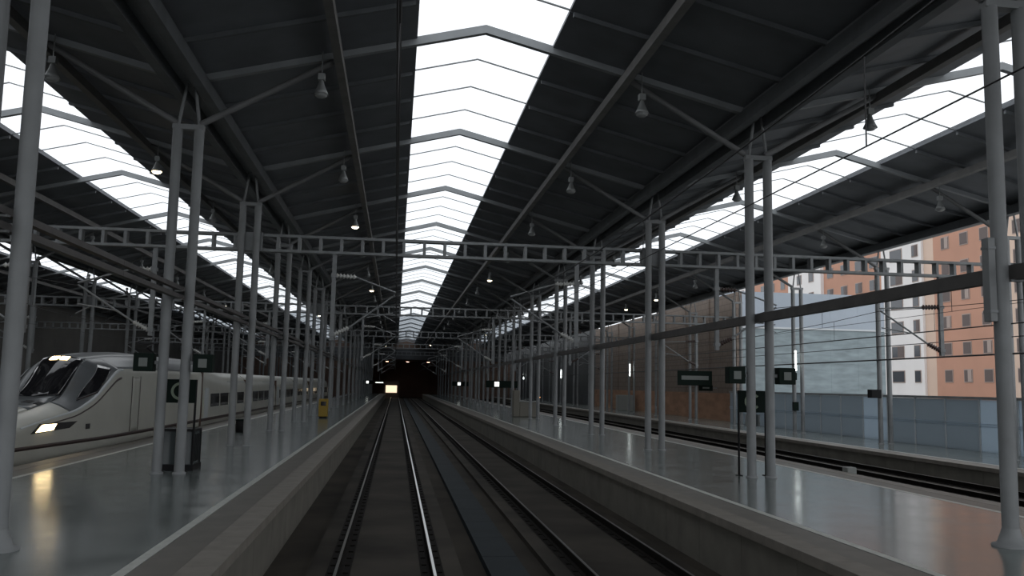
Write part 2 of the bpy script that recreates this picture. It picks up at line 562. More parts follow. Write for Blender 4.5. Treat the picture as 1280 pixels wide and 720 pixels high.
SPECIAL = {('left', 1): 'paired grey column flanked by two green number signs above a dark glass case stand',
           ('right', 1): 'paired grey column flanked by two green number signs above a thin-legged ring sign',
           ('right_far', 4): 'paired eave column with a white tube light and a green sign beside blue-grey cladding',
           ('right_far', 6): 'paired eave column carrying a long framed sign in front of the brown wall'}
for vn, vx in VALLEY.items():
    lab, grp = ROWTXT[vn]
    for k in range(-1, 20):
        if vn == 'left_far' and k < 3:
            continue
        if vn == 'right_far' and k < 2:
            continue
        column(vx, k, SPECIAL.get((vn, k), lab % place(k)), grp)

# ------------------------------------------------------------------ walls
o = box('wall_left', -33.4, -33.1, -24, 190, -0.28, 10.4, 'leftwall')
tag(o, 'long dark grey-brown side wall behind the parked train', 'wall', kind='structure')
wr = empty('wall_right', (25.7, 100, -0.3), 'brown block wall behind the low side platform', 'wall', kind='structure')
box('block_face', 25.5, 25.9, 64, 112, -0.3, 10.28, 'brownwall', wr)
box('dado', 25.44, 25.5, 64, 112, 0.45, 2.6, 'orangewall', wr)
for y in range(64, 112, 6):
    box('pilaster', 25.40, 25.5, y - 0.15, y + 0.15, 2.6, 10.28, 'brownwall', wr)
box('slate_face', 25.5, 25.9, 112, 190, -0.3, 10.5, 'darkwall', wr)
we = empty('wall_end', (0, 189, 0), 'dark end hall wall closing the tracks, with a grey fascia above', 'wall', kind='structure')
box('fascia', -33.4, 25.9, 188.6, 189.2, 7.9, 10.1, 'fascia', we)
box('gable', -33.4, 25.9, 189.2, 189.5, 9.9, 12.2, 'endwall', we)
box('back_face', -33.4, 25.9, 206, 206.4, -0.3, 10.2, 'endwall', we)
box('hall_ceiling', -33.4, 25.9, 189.2, 206, 7.7, 8.0, 'endwall', we)
box('side_face', -7.4, -7.0, 189, 206, -0.3, 8, 'endwall', we)
box('side_face', 11.5, 11.9, 189, 206, -0.3, 8, 'endwall', we)
box('front_face', -33.4, -7.4, 188.8, 189.2, -0.3, 8, 'endwall', we)
box('front_face', 11.9, 25.9, 188.8, 189.2, -0.3, 8, 'endwall', we)
for hx in (-2.0, 2.5, 7.0):
    t = empty('ceiling_lamp', (hx, 196, 7.5), 'small reddish lamp under the end hall ceiling', 'lamp', 'end hall lamps')
    box('housing', hx - 0.3, hx + 0.3, 195.9, 196.1, 7.6, 7.7, 'lampbody', t)
    box('tube', hx - 0.28, hx + 0.28, 195.93, 196.07, 7.52, 7.6, 'halltube', t)
li = empty('lit_kiosk', (-0.9, 187.6, -0.28), 'small warmly lit opening at the far end of the rails', 'kiosk')
box('body', -2.4, 0.7, 187.2, 188.2, -0.28, 3.2, 'endwall', li)
box('lit_panel', -2.0, 0.3, 187.14, 187.2, 0.9, 2.4, 'warmwin', li)

# ------------------------------------------------------------------ portal gantries with cantilevers, wires
def insulator(p, q, mk, parent):
    p, q = Vector(p), Vector(q)
    d = q - p
    L = d.length
    prof = []
    n = 6
    for j in range(n):
        z = -L / 2 + L * j / n
        prof += [(0.045, z), (0.10, z + L / n * 0.35), (0.045, z + L / n * 0.7)]
    prof.append((0.045, L / 2))
    return obj('insulator', lathe(prof, 12, mk, ('ins', round(L, 3))), parent, (p + q) / 2, d.to_track_quat('Z', 'Y'))

WIRE_Z, MESS_Z = 4.96, 5.92
POSTS = [(-8.25, -10.72), (-2.25, -0.06), (6.35, 3.92), (11.6, 13.95), (20.45, 17.95), (-12.3, -14.62), (-22.6, -25.0)]
GTXT = ['grey ladder-frame catenary gantry crossing all tracks behind the first sign columns',
        'grey ladder-frame catenary gantry, next one along from the frame behind the sign columns',
        'grey ladder-frame catenary gantry, third along the hall towards the end wall',
        'grey ladder-frame catenary gantry, fourth along the hall towards the end wall',
        'grey ladder-frame catenary gantry, fifth along the hall and closest to the end wall']
for gi, k in enumerate((2, 5, 8, 11, 14)):
    gy = frame_y(k) + 0.42
    x0, x1 = -33.0, 23.9
    zt, zb = 7.86, 7.34
    g = empty('catenary_gantry', (C0, gy, zb), GTXT[gi], 'gantry')
    for z in (zt, zb):
        box('chord', x0, x1, gy - 0.16, gy + 0.16, z - 0.045, z + 0.045, 'gantry', g)
    n = int((x1 - x0) / 0.72)
    for j in range(n + 1):
        x = x0 + (x1 - x0) * j / n
        box('batten', x - 0.05, x + 0.05, gy - 0.14, gy + 0.14, zb + 0.045, zt - 0.045, 'gantry', g)
    for vn, vx in VALLEY.items():
        box('clamp', vx - 0.42, vx + 0.42, gy - 0.30, gy - 0.16, zb - 0.06, zt + 0.06, 'gantry', g)
    for (px, tx) in POSTS:
        s = 1 if tx > px else -1
        mk = 'insbrown' if px > 10 else 'inswhite'
        zi = 6.15 if px > 15 else 6.55
        po = box('drop_post', px - 0.07, px + 0.07, gy - 0.07, gy + 0.07, 4.3, zb - 0.045, 'gantry', g)
        a = px + s * 0.07
        insulator((a, gy, zi), (a + s * 0.7, gy, zi - 0.03), mk, po)
        insulator((a, gy, 4.5), (a + s * 0.5, gy, 4.75), mk, po)
        cyl('top_tube', 0.03, (a + s * 0.7, gy, zi - 0.03), (tx - s * 0.04, gy, MESS_Z + 0.10), 'gantry', po, 8)
        cyl('stay_tube', 0.035, (a + s * 0.5, gy, 4.75), (tx - s * 0.06, gy, MESS_Z + 0.02), 'gantry', po, 8)
        cyl('registration_arm', 0.022, (a + s * 1.1, gy, 5.12), (tx - s * 0.1, gy, 5.30), 'gantry', po, 8)
        cyl('steady_arm', 0.015, (tx - s * 0.5, gy, 5.24), (tx - s * 0.03, gy, WIRE_Z + 0.02), 'gantry', po, 8)
        for z in (4.5, zi):
            box('bracket', px - 0.1, px + 0.1, gy - 0.1, gy + 0.1, z - 0.06, z + 0.06, 'gantry', po)

WL = ['overhead contact and messenger wires above the polished front track',
      'overhead contact and messenger wires above the track beside it, along the coping edge',
      'overhead wires above the track behind the sign column platform',
      'overhead wires above the track along the low side platform',
      'overhead wires above the parked white train',
      'overhead wires above the empty track behind the train',
      'overhead wires above the track along the dark side wall']
for (tx, _), lab in zip(TR, WL):
    t = empty('overhead_wire', (tx, 100, WIRE_Z), lab, 'wire')
    cyl('contact_wire', 0.007, (tx, -20, WIRE_Z), (tx, 188, WIRE_Z), 'wire', t, 6)
    pts = []
    gy = [frame_y(k) + 0.42 for k in (-1, 2, 5, 8, 11, 14)] + [188.0]
    v, f = [], []
    for a, b in zip(gy, gy[1:]):
        for j in range(8):
            u = j / 8
            pts.append((a + (b - a) * u, MESS_Z - 0.35 * 4 * u * (1 - u)))
    pts.append((188.0, MESS_Z))
    for (yy, zz) in pts:
        for q in range(5):
            an = 2 * math.pi * q / 5
            v.append((0.012 * math.cos(an), yy - 100, zz - WIRE_Z + 0.012 * math.sin(an)))
    for j in range(len(pts) - 1):
        for q in range(5):
            f.append((j * 5 + q, j * 5 + (q + 1) % 5, j * 5 + 5 + (q + 1) % 5, j * 5 + 5 + q))
    obj('messenger_wire', mesh_from('messenger_wire', v, f, M['wire']), t, (tx, 100, WIRE_Z))
    lst = [(-0.005, 0.005, yy - 100 - 0.005, yy - 100 + 0.005, 0.0, zz - WIRE_Z) for (yy, zz) in pts[1::2]]
    tag(obj('droppers', boxes_mesh('droppers', lst, 'wire'), t, (tx, 100, WIRE_Z)), kind='stuff')

def cable(x, z, r, y0, y1, label, mk='wire'):
    o = cyl('cable', r, (x, y0, z), (x, y1, z), mk, None, 8)
    tag(o, label, 'cable')
cable(22.8, 5.55, 0.018, 20, 190, 'thin dark cable strung along the eave columns, highest of three')
cable(22.8, 5.05, 0.018, 20, 190, 'thin dark cable strung along the eave columns, middle of three')
cable(22.8, 4.42, 0.035, 20, 190, 'thick dark cable strung along the eave columns, lowest of three')

def tray(x, z, w, h, label):
    t = empty('cable_tray', (x, 80, z), label, 'cable tray')
    y = -6.0
    while y < 186:
        n = 4.6 if y < 70 else 29.0
        box('tray_section', x - w / 2, x + w / 2, y, min(186, y + n) - 0.01, z - h / 2, z + h / 2, 'tray', t)
        y += n
    for k in range(-1, 19):
        box('bracket', min(x, x + 0.0) - w / 2 - 0.02, x + w / 2 + 0.02, frame_y(k) - 0.04, frame_y(k) + 0.04, z - h / 2 - 0.03, z - h / 2, 'steel', t)
    return t
tray(9.145, 4.70, 0.16, 0.22, 'thick dark cable tray along the columns with the thin-legged ring sign')
tray(C0 - P / 2, 4.99, 0.12, 0.10, 'upper dark cable tray along the columns beside the parked train')
tray(C0 - P / 2, 4.79, 0.12, 0.10, 'lower dark cable tray along the columns beside the parked train')

# ------------------------------------------------------------------ pendant lamps
SHADE = [(0.045, 0.0), (0.06, -0.05), (0.08, -0.12), (0.135, -0.25), (0.185, -0.36), (0.175, -0.36), (0.12, -0.24)]
def lamp(x, k, lit, label, group):
    fy = frame_y(k) - 0.25
    zt = 10.14
    t = empty('pendant_lamp', (x, fy, zt - 0.36), label, 'lamp', group)
    dx = abs((x - C0 + P / 2) % P - P / 2)
    obj('shade', lathe(SHADE, 16 if k < 7 else 8, 'lampshade', 'shade'), t, (x, fy, zt))
    box('housing', x - 0.08, x + 0.08, fy - 0.08, fy + 0.08, zt, zt + 0.16, 'lampbody', t)
    cyl('cord', 0.015, (x, fy, zt + 0.16), (x, fy, ROOF(dx) + 0.01), 'lampbody', t, 6)
    obj('bulb', lathe([(0.02, -0.32), (0.155, -0.32), (0.15, -0.38), (0.10, -0.42), (0.02, -0.43)], 12, 'bulb_on' if lit else 'bulb_off', 'bulb'), t, (x, fy, zt))
LIT = {('left', 1): {2, 9}, ('centre', -1): {3, 6, 17}, ('centre', 1): {5, 16}, ('right', 1): {6, 7, 13}, ('right', -1): {12}, ('left', -1): {8}}
SIDE = {('left_far', 1): 'over the platform behind the train', ('left', 1): 'over the platform beside the train', ('left', -1): 'behind the train',
        ('centre', -1): 'over the polished front track', ('centre', 1): 'over the dull front track',
        ('right', -1): 'over the ring sign platform', ('right', 1): 'beside the eave'}
for (bn, s), txt in SIDE.items():
    for k in range(1, 19):
        if bn == 'left_far' and k < 4:
            continue
        lit = k in LIT.get((bn, s), ())
        lab = ('glowing' if lit else 'unlit grey') + ' pendant lamp ' + txt + ', ' + place(k)
        lamp(BAYS[bn] + s * 4.0, k, lit, lab, ('lit' if lit else 'unlit') + ' lamps ' + txt)

# ------------------------------------------------------------------ the train
XT = -10.72
def interp(tab, y):
    if y <= tab[0][0]:
        return tab[0][1]
    for (a, va), (b, vb) in zip(tab, tab[1:]):
        if y <= b:
            return va + (vb - va) * (y - a) / (b - a)
    return tab[-1][1]
def smooth(tab, y, d=0.3):
    return sum(interp(tab, y + d * q) for q in (-1, -0.5, 0, 0.5, 1)) / 5
ZT = [(21.8, 0.95), (22.1, 1.2), (22.8, 1.45), (24.2, 1.74), (26, 1.98), (27.9, 2.2), (30.0, 3.45), (30.6, 3.56), (32.6, 3.72), (35, 3.82), (60, 3.82)]
ZE = [(21.8, 0.92), (22.1, 1.1), (22.8, 1.32), (24.2, 1.60), (26, 1.86), (28, 2.12), (28.75, 2.25), (30.3, 3.44), (32.6, 3.58), (35, 3.64), (60, 3.64)]
ZC = [(21.8, 0.88), (22.1, 1.0), (22.8, 1.15), (24.2, 1.36), (26, 1.60), (28.3, 1.86), (29.5, 2.2), (30.6, 2.75), (31.4, 3.14), (60, 3.14)]
XE = [(21.8, 0.10), (22.8, 0.36), (26, 0.56), (31, 0.62), (33.0, 0.80), (35, 0.95), (60, 0.95)]
WT = [(21.8, 0.16), (22.1, 0.40), (22.8, 0.66), (24.4, 0.93), (26.3, 1.09), (28.3, 1.26), (30, 1.41), (31.6, 1.47), (60, 1.47)]
ZB = [(21.8, 0.82), (22.4, 0.66), (23.4, 0.50), (26, 0.42), (60, 0.38)]
SEC = {}
def section(y):
    k = round(y, 4)
    if k in SEC:
        return SEC[k]
    w, zt, zb, ze, zc, xe = (smooth(q, y) for q in (WT, ZT, ZB, ZE, ZC, XE))
    xe = min(xe, w * 0.9)
    xc = w * 0.975
    pts = []
    for j in range(5):                               # 0..4 crown
        a = math.pi / 2 * (1 - j / 4)
        pts.append((xe * math.cos(a), ze + (zt - ze) * math.sin(a)))
    for j in (1, 2):                                 # 5, 6 flank of the cab
        pts.append((xe + (xc - xe) * j / 3, ze + (zc - ze) * (j / 3) ** 1.25))
    pts.append((xc, zc))                             # 7 crease
    for fx, q in ((0.995, 0.93), (1.0, 0.75), (1.0, 0.5), (0.995, 0.25), (0.97, 0.08), (0.90, 0.0)):
        pts.append((w * fx, zb + (zc - zb) * q))
    SEC[k] = pts
    return pts
NS = 13
def surf(y, t, off=0.0):
    """t = 0 roof centre, 4/13 crown edge, 7/13 crease, +1 bottom on the platform side, -1 bottom on the other side"""
    s = 1 if t >= 0 else -1
    pts = section(y)
    a = min(abs(t), 1.0) * NS
    j = min(int(a), NS - 1)
    u = a - j
    p = Vector((XT + s * (pts[j][0] * (1 - u) + pts[j + 1][0] * u), y, pts[j][1] * (1 - u) + pts[j + 1][1] * u))
    if off:
        e = 0.03
        n = (surf(y + e, t) - surf(y - e, t)).cross(surf(y, min(1, t + e)) - surf(y, max(-1, t - e)))
        if n.length > 1e-9:
            n.normalize()
            if n.dot(p - Vector((XT, y + 1.0, 1.4))) < 0:
                n = -n
            p = p + n * off
    return p
def t_of_z(y, z):
    pts = section(y)
    for j in range(NS):
        if pts[j + 1][1] <= z:
            d = pts[j][1] - pts[j + 1][1]
            return (j + (max(0.0, min(1.0, (pts[j][1] - z) / d)) if d > 1e-6 else 0)) / NS
    return 1.0
def bil(p, u, w):
    a, b, c, d = p
    return [(a[i] * (1 - u) + b[i] * u) * (1 - w) + (d[i] * (1 - u) + c[i] * u) * w for i in (0, 1)]
def patch(name, fn, mk, parent, off=0.012, n=12, mv=10):
    base = W[parent.name]
    v, f = [], []
    for i in range(n + 1):
        for j in range(mv + 1):
            y, t = fn(i / n, j / mv)
            v.append(surf(y, t, off) - base)
    for i in range(n):
        for j in range(mv):
            q = i * (mv + 1) + j
            f.append((q, q + 1, q + mv + 2, q + mv + 1))
    me = mesh_from(name, v, f, M[mk], True)
    bm = bmesh.new()
    bm.from_mesh(me)
    bmesh.ops.recalc_face_normals(bm, faces=bm.faces[:])
    bmesh.ops.solidify(bm, geom=bm.faces[:], thickness=0.008)
    bm.to_mesh(me)
    bm.free()
    me.polygons.foreach_set('use_smooth', [True] * len(me.polygons))
    return obj(name, me, parent, base)
def zq(s, *pts):
    """patch outline given as (y, z) corners on one flank"""
    def fn(u, w):
        y, z = bil(pts, u, w)
        return y, s * t_of_z(y, z)
    return fn

train = empty('train', (XT, 33, -0.1), 'white high-speed train with rounded nose and glowing headlights at the platform', 'train')
ys = [21.8 + 0.1 * j for j in range(10)] + [22.85 + 0.2 * j for j in range(60)] + [36, 38, 40, 42, 44.3]
NT = 52
v, f = [], []
for y in ys:
    for j in range(NT + 1):
        v.append(surf(y, -1 + 2 * j / NT) - W[train.name])
for i in range(len(ys) - 1):
    for j in range(NT):
        q = i * (NT + 1) + j
        f.append((q, q + 1, q + NT + 2, q + NT + 1))
f.append(tuple(range(NT + 1)))
f.append(tuple((len(ys) - 1) * (NT + 1) + j for j in reversed(range(NT + 1))))
body = obj('power_car_body', mesh_from('power_car_body', v, f, M['twhite'], True), train, W[train.name])
TE, TCR = 4 / NS, 7 / NS
YB = lambda a: 27.95 + 0.75 * (a / TE) ** 2        # windscreen foot, a = |t|
for s in (1, -1):
    # silver-grey cab zone above the crease, and the roof behind it
    patch('cab_flank', lambda u, w, s=s: (27.9 + (31.6 - 27.9) * w, s * (TE * 0.98 + (TCR - TE) * u)), 'tgrey', body, 0.010, 10, 24)
    patch('roof_shroud', lambda u, w, s=s: (30.1 + 14.1 * w ** 1.6, s * (TCR - 0.02) * u), 'tgrey', body, 0.008, 16, 40)
    patch('cab_side_window', zq(s, (28.75, 2.12), (29.75, 2.36), (31.2, 3.17), (30.75, 3.27)), 'tglass', body, 0.022)
    patch('door', zq(s, (33.0, 1.0), (33.9, 1.0), (33.9, 2.9), (33.0, 2.9)), 'twhite', body, 0.014, 6, 10)
    for yy in (32.95, 33.95):
        patch('door_seal', zq(s, (yy - 0.03, 1.0), (yy + 0.03, 1.0), (yy + 0.03, 2.93), (yy - 0.03, 2.93)), 'tstripe', body, 0.012, 2, 10)
    patch('sill_stripe', zq(s, (23.2, 0.90), (44.2, 0.84), (44.2, 0.98), (23.2, 1.0)), 'tstripe', body, 0.012, 60, 2)
    patch('crease_trim', lambda u, w, s=s: (25.0 + 6.9 * u, s * (TCR - 0.012 + 0.03 * w)), 'cladband', body, 0.02, 40, 3)  # pale strip paints the bright highlight along the body crease
    patch('panel_line', lambda u, w, s=s: (26.5 + 5.2 * u, s * (TCR + 0.085 + 0.012 * w)), 'tstripe', body, 0.010, 30, 2)
    patch('side_vent', zq(s, (28.9, 1.28), (29.2, 1.28), (29.2, 1.44), (28.9, 1.44)), 'tdark', body, 0.012, 3, 3)
    patch('headlight_bezel', zq(s, (25.5, 1.31), (27.8, 1.37), (28.3, 1.55), (26.0, 1.56)), 'tdark', body, 0.014, 8, 6)
    patch('headlight', zq(s, (25.75, 1.34), (26.75, 1.36), (26.95, 1.53), (26.1, 1.53)), 'headlight', body, 0.03, 8, 6)
patch('windscreen', lambda u, w: ((1 - w) * YB(abs(TE * (2 * u - 1))) + w * 30.3, TE * (2 * u - 1)), 'tglass', body, 0.024, 24, 16)
patch('hood_panel', lambda u, w: ((1 - w) * 26.4 + w * YB(abs(TE * (2 * u - 1))), TE * 0.98 * (2 * u - 1)), 'tgrey', body, 0.012, 16, 8)
for a, b in ((0.03, 0.12), (0.16, 0.25)):
    patch('hood_grille', lambda u, w, a=a, b=b: (27.1 + 0.4 * w, a + (b - a) * u), 'tdark', body, 0.02, 4, 3)
for a in (-0.05, 0.05):
    patch('top_headlight', lambda u, w, a=a: (29.95 + 0.28 * w, a + 0.04 * (2 * u - 1)), 'headlight', body, 0.045, 4, 4)
box('front_skirt', XT - 0.55, XT + 0.55, 23.6, 27, 0.05, 0.55, 'tdark', train)
box('underframe', XT - 1.2, XT + 1.2, 27, 44, 0.05, 0.45, 'tdark', train)
HALF = [(0.0, 1.0), (0.25, 0.995), (0.46, 0.978), (0.64, 0.945), (0.78, 0.89), (0.88, 0.82), (0.945, 0.72), (0.98, 0.6),
        (0.995, 0.46), (1.0, 0.34), (1.0, 0.2), (0.97, 0.06), (0.90, 0.0)]
def coach(y0, y1, rise=0.0):
    zb, w = 0.40, 1.46
    yc = (y0 + y1) / 2
    key = ('coach', round(y1 - y0, 2), rise)
    if key not in MC:
        v, f = [], []
        st = [(y0, 3.28 + rise), (y0 + 0.8, 3.28 + rise * 0.96), (y0 + 3, 3.28 + rise * 0.55), (y0 + 5.5, 3.28 + rise * 0.12), (y0 + 7, 3.28), (y1, 3.28)]
        ring = [(-x, z) for (x, z) in reversed(HALF)] + HALF[1:]
        R = len(ring)
        for (y, top) in st:
            v += [(x * w, y - yc, zb + z * (top - zb)) for (x, z) in ring]
        for i in range(len(st) - 1):
            for j in range(R - 1):
                f.append((i * R + j, i * R + j + 1, i * R + R + j + 1, i * R + R + j))
        ns = len(f)
        k = len(v)
        v += v[:R] + v[k - R:k]
        f.append(tuple(range(k, k + R)))
        f.append(tuple(reversed(range(k + R, k + 2 * R))))
        me = mesh_from('coach_body', v, f, M['twhite'])
        me.polygons.foreach_set('use_smooth', [True] * ns + [False] * 2)
        MC[key] = me
    b = obj('coach_body', MC[key], train, (XT, yc, 0))
    y = y0 + 1.9
    while y + 2.3 < y1 - 0.5:
        box('window', XT + w - 0.05, XT + w + 0.008, y, y + 2.2, 1.50, 2.16, 'tglass', b)
        y += 2.55
    box('sill_stripe', XT + w - 0.02, XT + w + 0.008, y0, y1, 0.84, 0.98, 'tstripe', b)
    box('roof_edge_strip', XT + w * 0.84, XT + w * 0.90, y0 + 7, y1 - 0.2, 2.74, 2.79, 'cladband', b)
    box('door', XT + w - 0.03, XT + w + 0.01, y0 + 0.45, y0 + 1.35, 0.98, 2.45, 'cladband', b)
yy = 44.75
for j in range(6):
    coach(yy, yy + 13.0, 0.5 if j == 0 else 0.0)
    box('gangway_bellows', XT - 1.25, XT + 1.44, yy - 0.42, yy - 0.02, 0.5, 3.3 if j == 0 else 2.9, 'bellow', train)
    box('underframe', XT - 1.1, XT + 1.1, yy + 0.3, yy + 12.7, 0.05, 0.45, 'tdark', train)
    yy += 13.45
for y in (29.5, 32.3, 38.5, 41.3) + tuple(44.5 + 13.45 * j for j in range(6)):
    for s in (-1, 1):
        cyl('wheel', 0.425, (XT + s * 0.69, y, 0.43), (XT + s * 0.81, y, 0.43), 'tdark', train, 20)
pan = box('pantograph_frame', XT - 0.6, XT + 0.6, 39.6, 41.6, 3.84, 3.92, 'tdark', train)
cyl('lower_arm', 0.04, (XT, 41.4, 3.95), (XT, 39.9, 4.2), 'tdark', pan, 8)
cyl('upper_arm', 0.03, (XT, 39.9, 4.2), (XT, 41.3, 4.42), 'tdark', pan, 8)
box('collector_head', XT - 0.75, XT + 0.75, 41.2, 41.4, 4.40, 4.46, 'tdark', pan)

# ------------------------------------------------------------------ platform signs and stands
def number_sign(x, y, z, label, lit=False, w=0.44, d=0.30):
    t = empty('number_sign', (x, y, z - 0.22), label, 'sign', 'green number signs')
    box('box', x - w / 2, x + w / 2, y - d / 2, y + d / 2, z - 0.21, z + 0.21, 'green', t, 0.015)
    box('number_panel', x - 0.095, x + 0.095, y - d / 2 - 0.012, y - d / 2, z - 0.10, z + 0.10, 'litsign' if lit else 'pale', t)
    return t
def sign_arm(vx, x, y, z, parent):
    s = 1 if x > vx else -1
    box('arm', min(vx + s * 0.36, x - s * 0.2), max(vx + s * 0.36, x - s * 0.2), y - 0.03, y + 0.03, z - 0.03, z + 0.03, 'steel', parent)
F1 = frame_y(1)
for vx, row, lab in ((VALLEY['left'], 'left', 'above the glass case stand'), (VALLEY['right'], 'right', 'above the thin-legged ring sign')):
    for s, lt in ((-1, 'train side'), (1, 'apartment side')):
        x = vx + s * 0.66
        t = number_sign(x, F1, 3.24, 'green number sign box %s, %s' % (lab, lt))
        box('arm', min(vx + s * 0.36, x - s * 0.2), max(vx + s * 0.36, x - s * 0.2), F1 - 0.03, F1 + 0.03, 3.2, 3.28, 'steel', t)

def ring_mesh(r0, r1, a0, a1, n=28):
    v, f = [], []
    for j in range(n + 1):
        a = a0 + (a1 - a0) * j / n
        for (r, yy) in ((r0, 0), (r1, 0), (r1, 0.012), (r0, 0.012)):
            v.append((r * math.cos(a), yy, r * math.sin(a)))
    for j in range(n):
        for q in range(4):
            f.append((j * 4 + q, j * 4 + (q + 1) % 4, j * 4 + 4 + (q + 1) % 4, j * 4 + 4 + q))
    return mesh_from('ring', v, f, M['palegreen'])
def totem(vx, y, case, label):
    t = empty('ring_sign_stand', (vx, y, ZP), label, 'sign stand')
    for s in (-1, 1):
        cyl('post', 0.028, (vx + s * 0.36, y, ZP), (vx + s * 0.36, y, 2.86), 'black', t, 10)
        if not case:
            box('foot', vx + s * 0.36 - 0.07, vx + s * 0.36 + 0.07, y - 0.07, y + 0.07, ZP, ZP + 0.02, 'black', t)
    pn = box('panel', vx - 0.36, vx + 0.36, y - 0.03, y + 0.03, 2.30, 2.86, 'green', t)
    obj('ring_print', ring_mesh(0.15, 0.21, math.radians(40), math.radians(320)), pn, (vx, y - 0.043, 2.58))
    if case:
        c = box('glass_case', vx - 0.36, vx + 0.36, y + 0.03, y + 0.80, ZP + 0.14, 1.62, 'caseglass', t)
        box('case_base', vx - 0.40, vx + 0.40, y - 0.06, y + 0.84, ZP, ZP + 0.14, 'black', t)
        box('case_top', vx - 0.38, vx + 0.38, y - 0.0, y + 0.82, 1.62, 1.68, 'black', t)
        for xx in (-0.37, 0.37):
            box('case_edge', vx + xx - 0.015, vx + xx + 0.015, y + 0.78, y + 0.81, ZP + 0.14, 1.62, 'black', t)
        for j in range(5):
            box('slat', vx + 0.362, vx + 0.372, y + 0.10 + j * 0.13, y + 0.14 + j * 0.13, ZP + 0.2, 1.55, 'black', t)
    else:
        box('info_leaflet', vx - 0.2, vx + 0.2, y - 0.036, y - 0.03, 1.95, 2.25, 'caseglass', t)
    return t
totem(VALLEY['left'], F1 + 0.75, True, 'dark stand with a ring print panel above a slatted glass case')
totem(VALLEY['right'], F1 + 0.55, False, 'thin-legged dark stand with a pale ring print panel and no case')

# long signs on the eave columns in front of the brown wall
def long_sign(x0, x1, y, z0, z1, label, post=None):
    t = empty('framed_sign', ((x0 + x1) / 2, y, z0), label, 'sign')
    box('frame', x0, x1, y - 0.06, y + 0.06, z0, z1, 'green', t, 0.02)
    box('name_strip', x0 + 0.3, x1 - 0.3, y - 0.075, y - 0.06, z0 + (z1 - z0) * 0.38, z0 + (z1 - z0) * 0.66, 'pale', t)
    return t
vy = frame_y(6) - 0.18
long_sign(21.9, 24.7, vy, 3.16, 4.30, 'long dark framed sign with a pale strip in front of the brown wall')
t = long_sign(24.0, 25.15, frame_y(6) + 0.9, 2.75, 3.2, 'small dark framed sign with a pale strip on a wall arm behind the long sign')
box('wall_arm', 25.15, 25.5, frame_y(6) + 0.86, frame_y(6) + 0.94, 2.95, 3.02, 'steel', t)
t = number_sign(22.55, frame_y(4) - 0.2, 3.72, 'dark green sign box under the white tube light at the blue-grey cladding', False, 0.9)

# fluorescent tubes on eave columns
for k, lt in ((4, 'beside the blue-grey cladding'), (8, 'in front of the brown wall'), (12, 'along the slate wall'), (16, 'along the slate wall')):
    fy = frame_y(k) - 0.24
    x = VALLEY['right_far'] - 0.25
    t = empty('tube_light', (x, fy, 4.1), 'upright glowing white tube light on the eave column ' + lt, 'tube light', 'upright tube lights')
    cyl('tube', 0.055, (x, fy, 4.05), (x, fy, 5.2), 'tube', t, 10)
    box('bracket', x - 0.05, x + 0.05, fy + 0.04, fy + 0.10, 4.0, 5.25, 'steel', t)

# lit square signs down the platforms
for (vx, k, lt) in ((VALLEY['right'], 7, 'on the platform column just past the cream kiosk'), (VALLEY['right'], 12, 'on the sign platform well past the cream kiosk'),
                    (VALLEY['left'], 15, 'on the train platform beside the narrow lit board')):
    fy = frame_y(k) - 0.175
    t = empty('lit_sign', (vx, fy, 2.7), 'glowing white square sign ' + lt, 'sign', 'lit square signs')
    s = -1 if vx > 0 else 1
    box('board', vx - 1.4, vx + 1.4, fy - 0.06, fy + 0.06, 2.66, 3.26, 'green', t)
    box('lit_square', vx + s * 0.45 - 0.2, vx + s * 0.45 + 0.2, fy - 0.08, fy - 0.06, 2.76, 3.16, 'litsign', t)
bl = empty('lit_board', (-2.6, 165, 2.6), 'narrow glowing white departure board beside the far lit square', 'sign')
box('board', -3.7, -2.2, 165, 165.2, 2.75, 3.15, 'green', bl)
box('lit_strip', -3.65, -2.25, 164.96, 165, 2.85, 3.02, 'litsign', bl)
cyl('hanger', 0.03, (-2.95, 165.1, 3.15), (-2.95, 165.1, 10.6), 'steel', bl, 6)

# yellow machine, bins, kiosk, cabinets, signals
t = empty('ticket_validator', (-4.25, 54.5, ZP), 'yellow upright ticket machine standing on the train platform', 'ticket machine')
box('body', -4.52, -3.98, 54.3, 54.7, ZP + 0.1, ZP + 1.15, 'yellow', t, 0.03)
box('plinth', -4.48, -4.02, 54.34, 54.66, ZP, ZP + 0.1, 'black', t)
box('screen', -4.40, -4.10, 54.285, 54.3, ZP + 0.75, ZP + 1.0, 'tglass', t)
t = empty('litter_bin', (-6.35, 38.6, ZP), 'low dark litter bin by a column beside the white train', 'bin')
obj('drum', lathe([(0.20, 0.0), (0.24, 0.03), (0.25, 0.42), (0.22, 0.48)], 18, 'black', 'bin'), t, (-6.35, 38.6, ZP))
obj('rim', lathe([(0.22, 0.48), (0.26, 0.48), (0.26, 0.52), (0.18, 0.55)], 18, 'green', 'rim'), t, (-6.35, 38.6, ZP))
t = empty('kiosk', (8.7, 62, ZP), 'cream upright kiosk with a lower counter on the platform between the tracks', 'kiosk')
box('tower', 8.2, 8.65, 61.6, 62.3, ZP, 2.55, 'cream', t, 0.05)
box('counter', 8.65, 9.9, 61.6, 62.3, ZP, 1.75, 'cream', t, 0.05)
box('counter_top', 8.6, 9.95, 61.55, 62.35, 1.75, 1.80, 'cabinet', t)
t = empty('equipment_cabinet', (24.2, 92, 0.45), 'light grey equipment cabinet on the side platform by the brown wall', 'cabinet')
box('body', 23.3, 25.0, 91.5, 92.5, 0.45, 2.1, 'cabinet', t, 0.03)
box('door', 23.4, 24.12, 91.47, 91.5, 0.6, 2.0, 'cabinet', t)
box('door', 24.18, 24.9, 91.47, 91.5, 0.6, 2.0, 'cabinet', t)
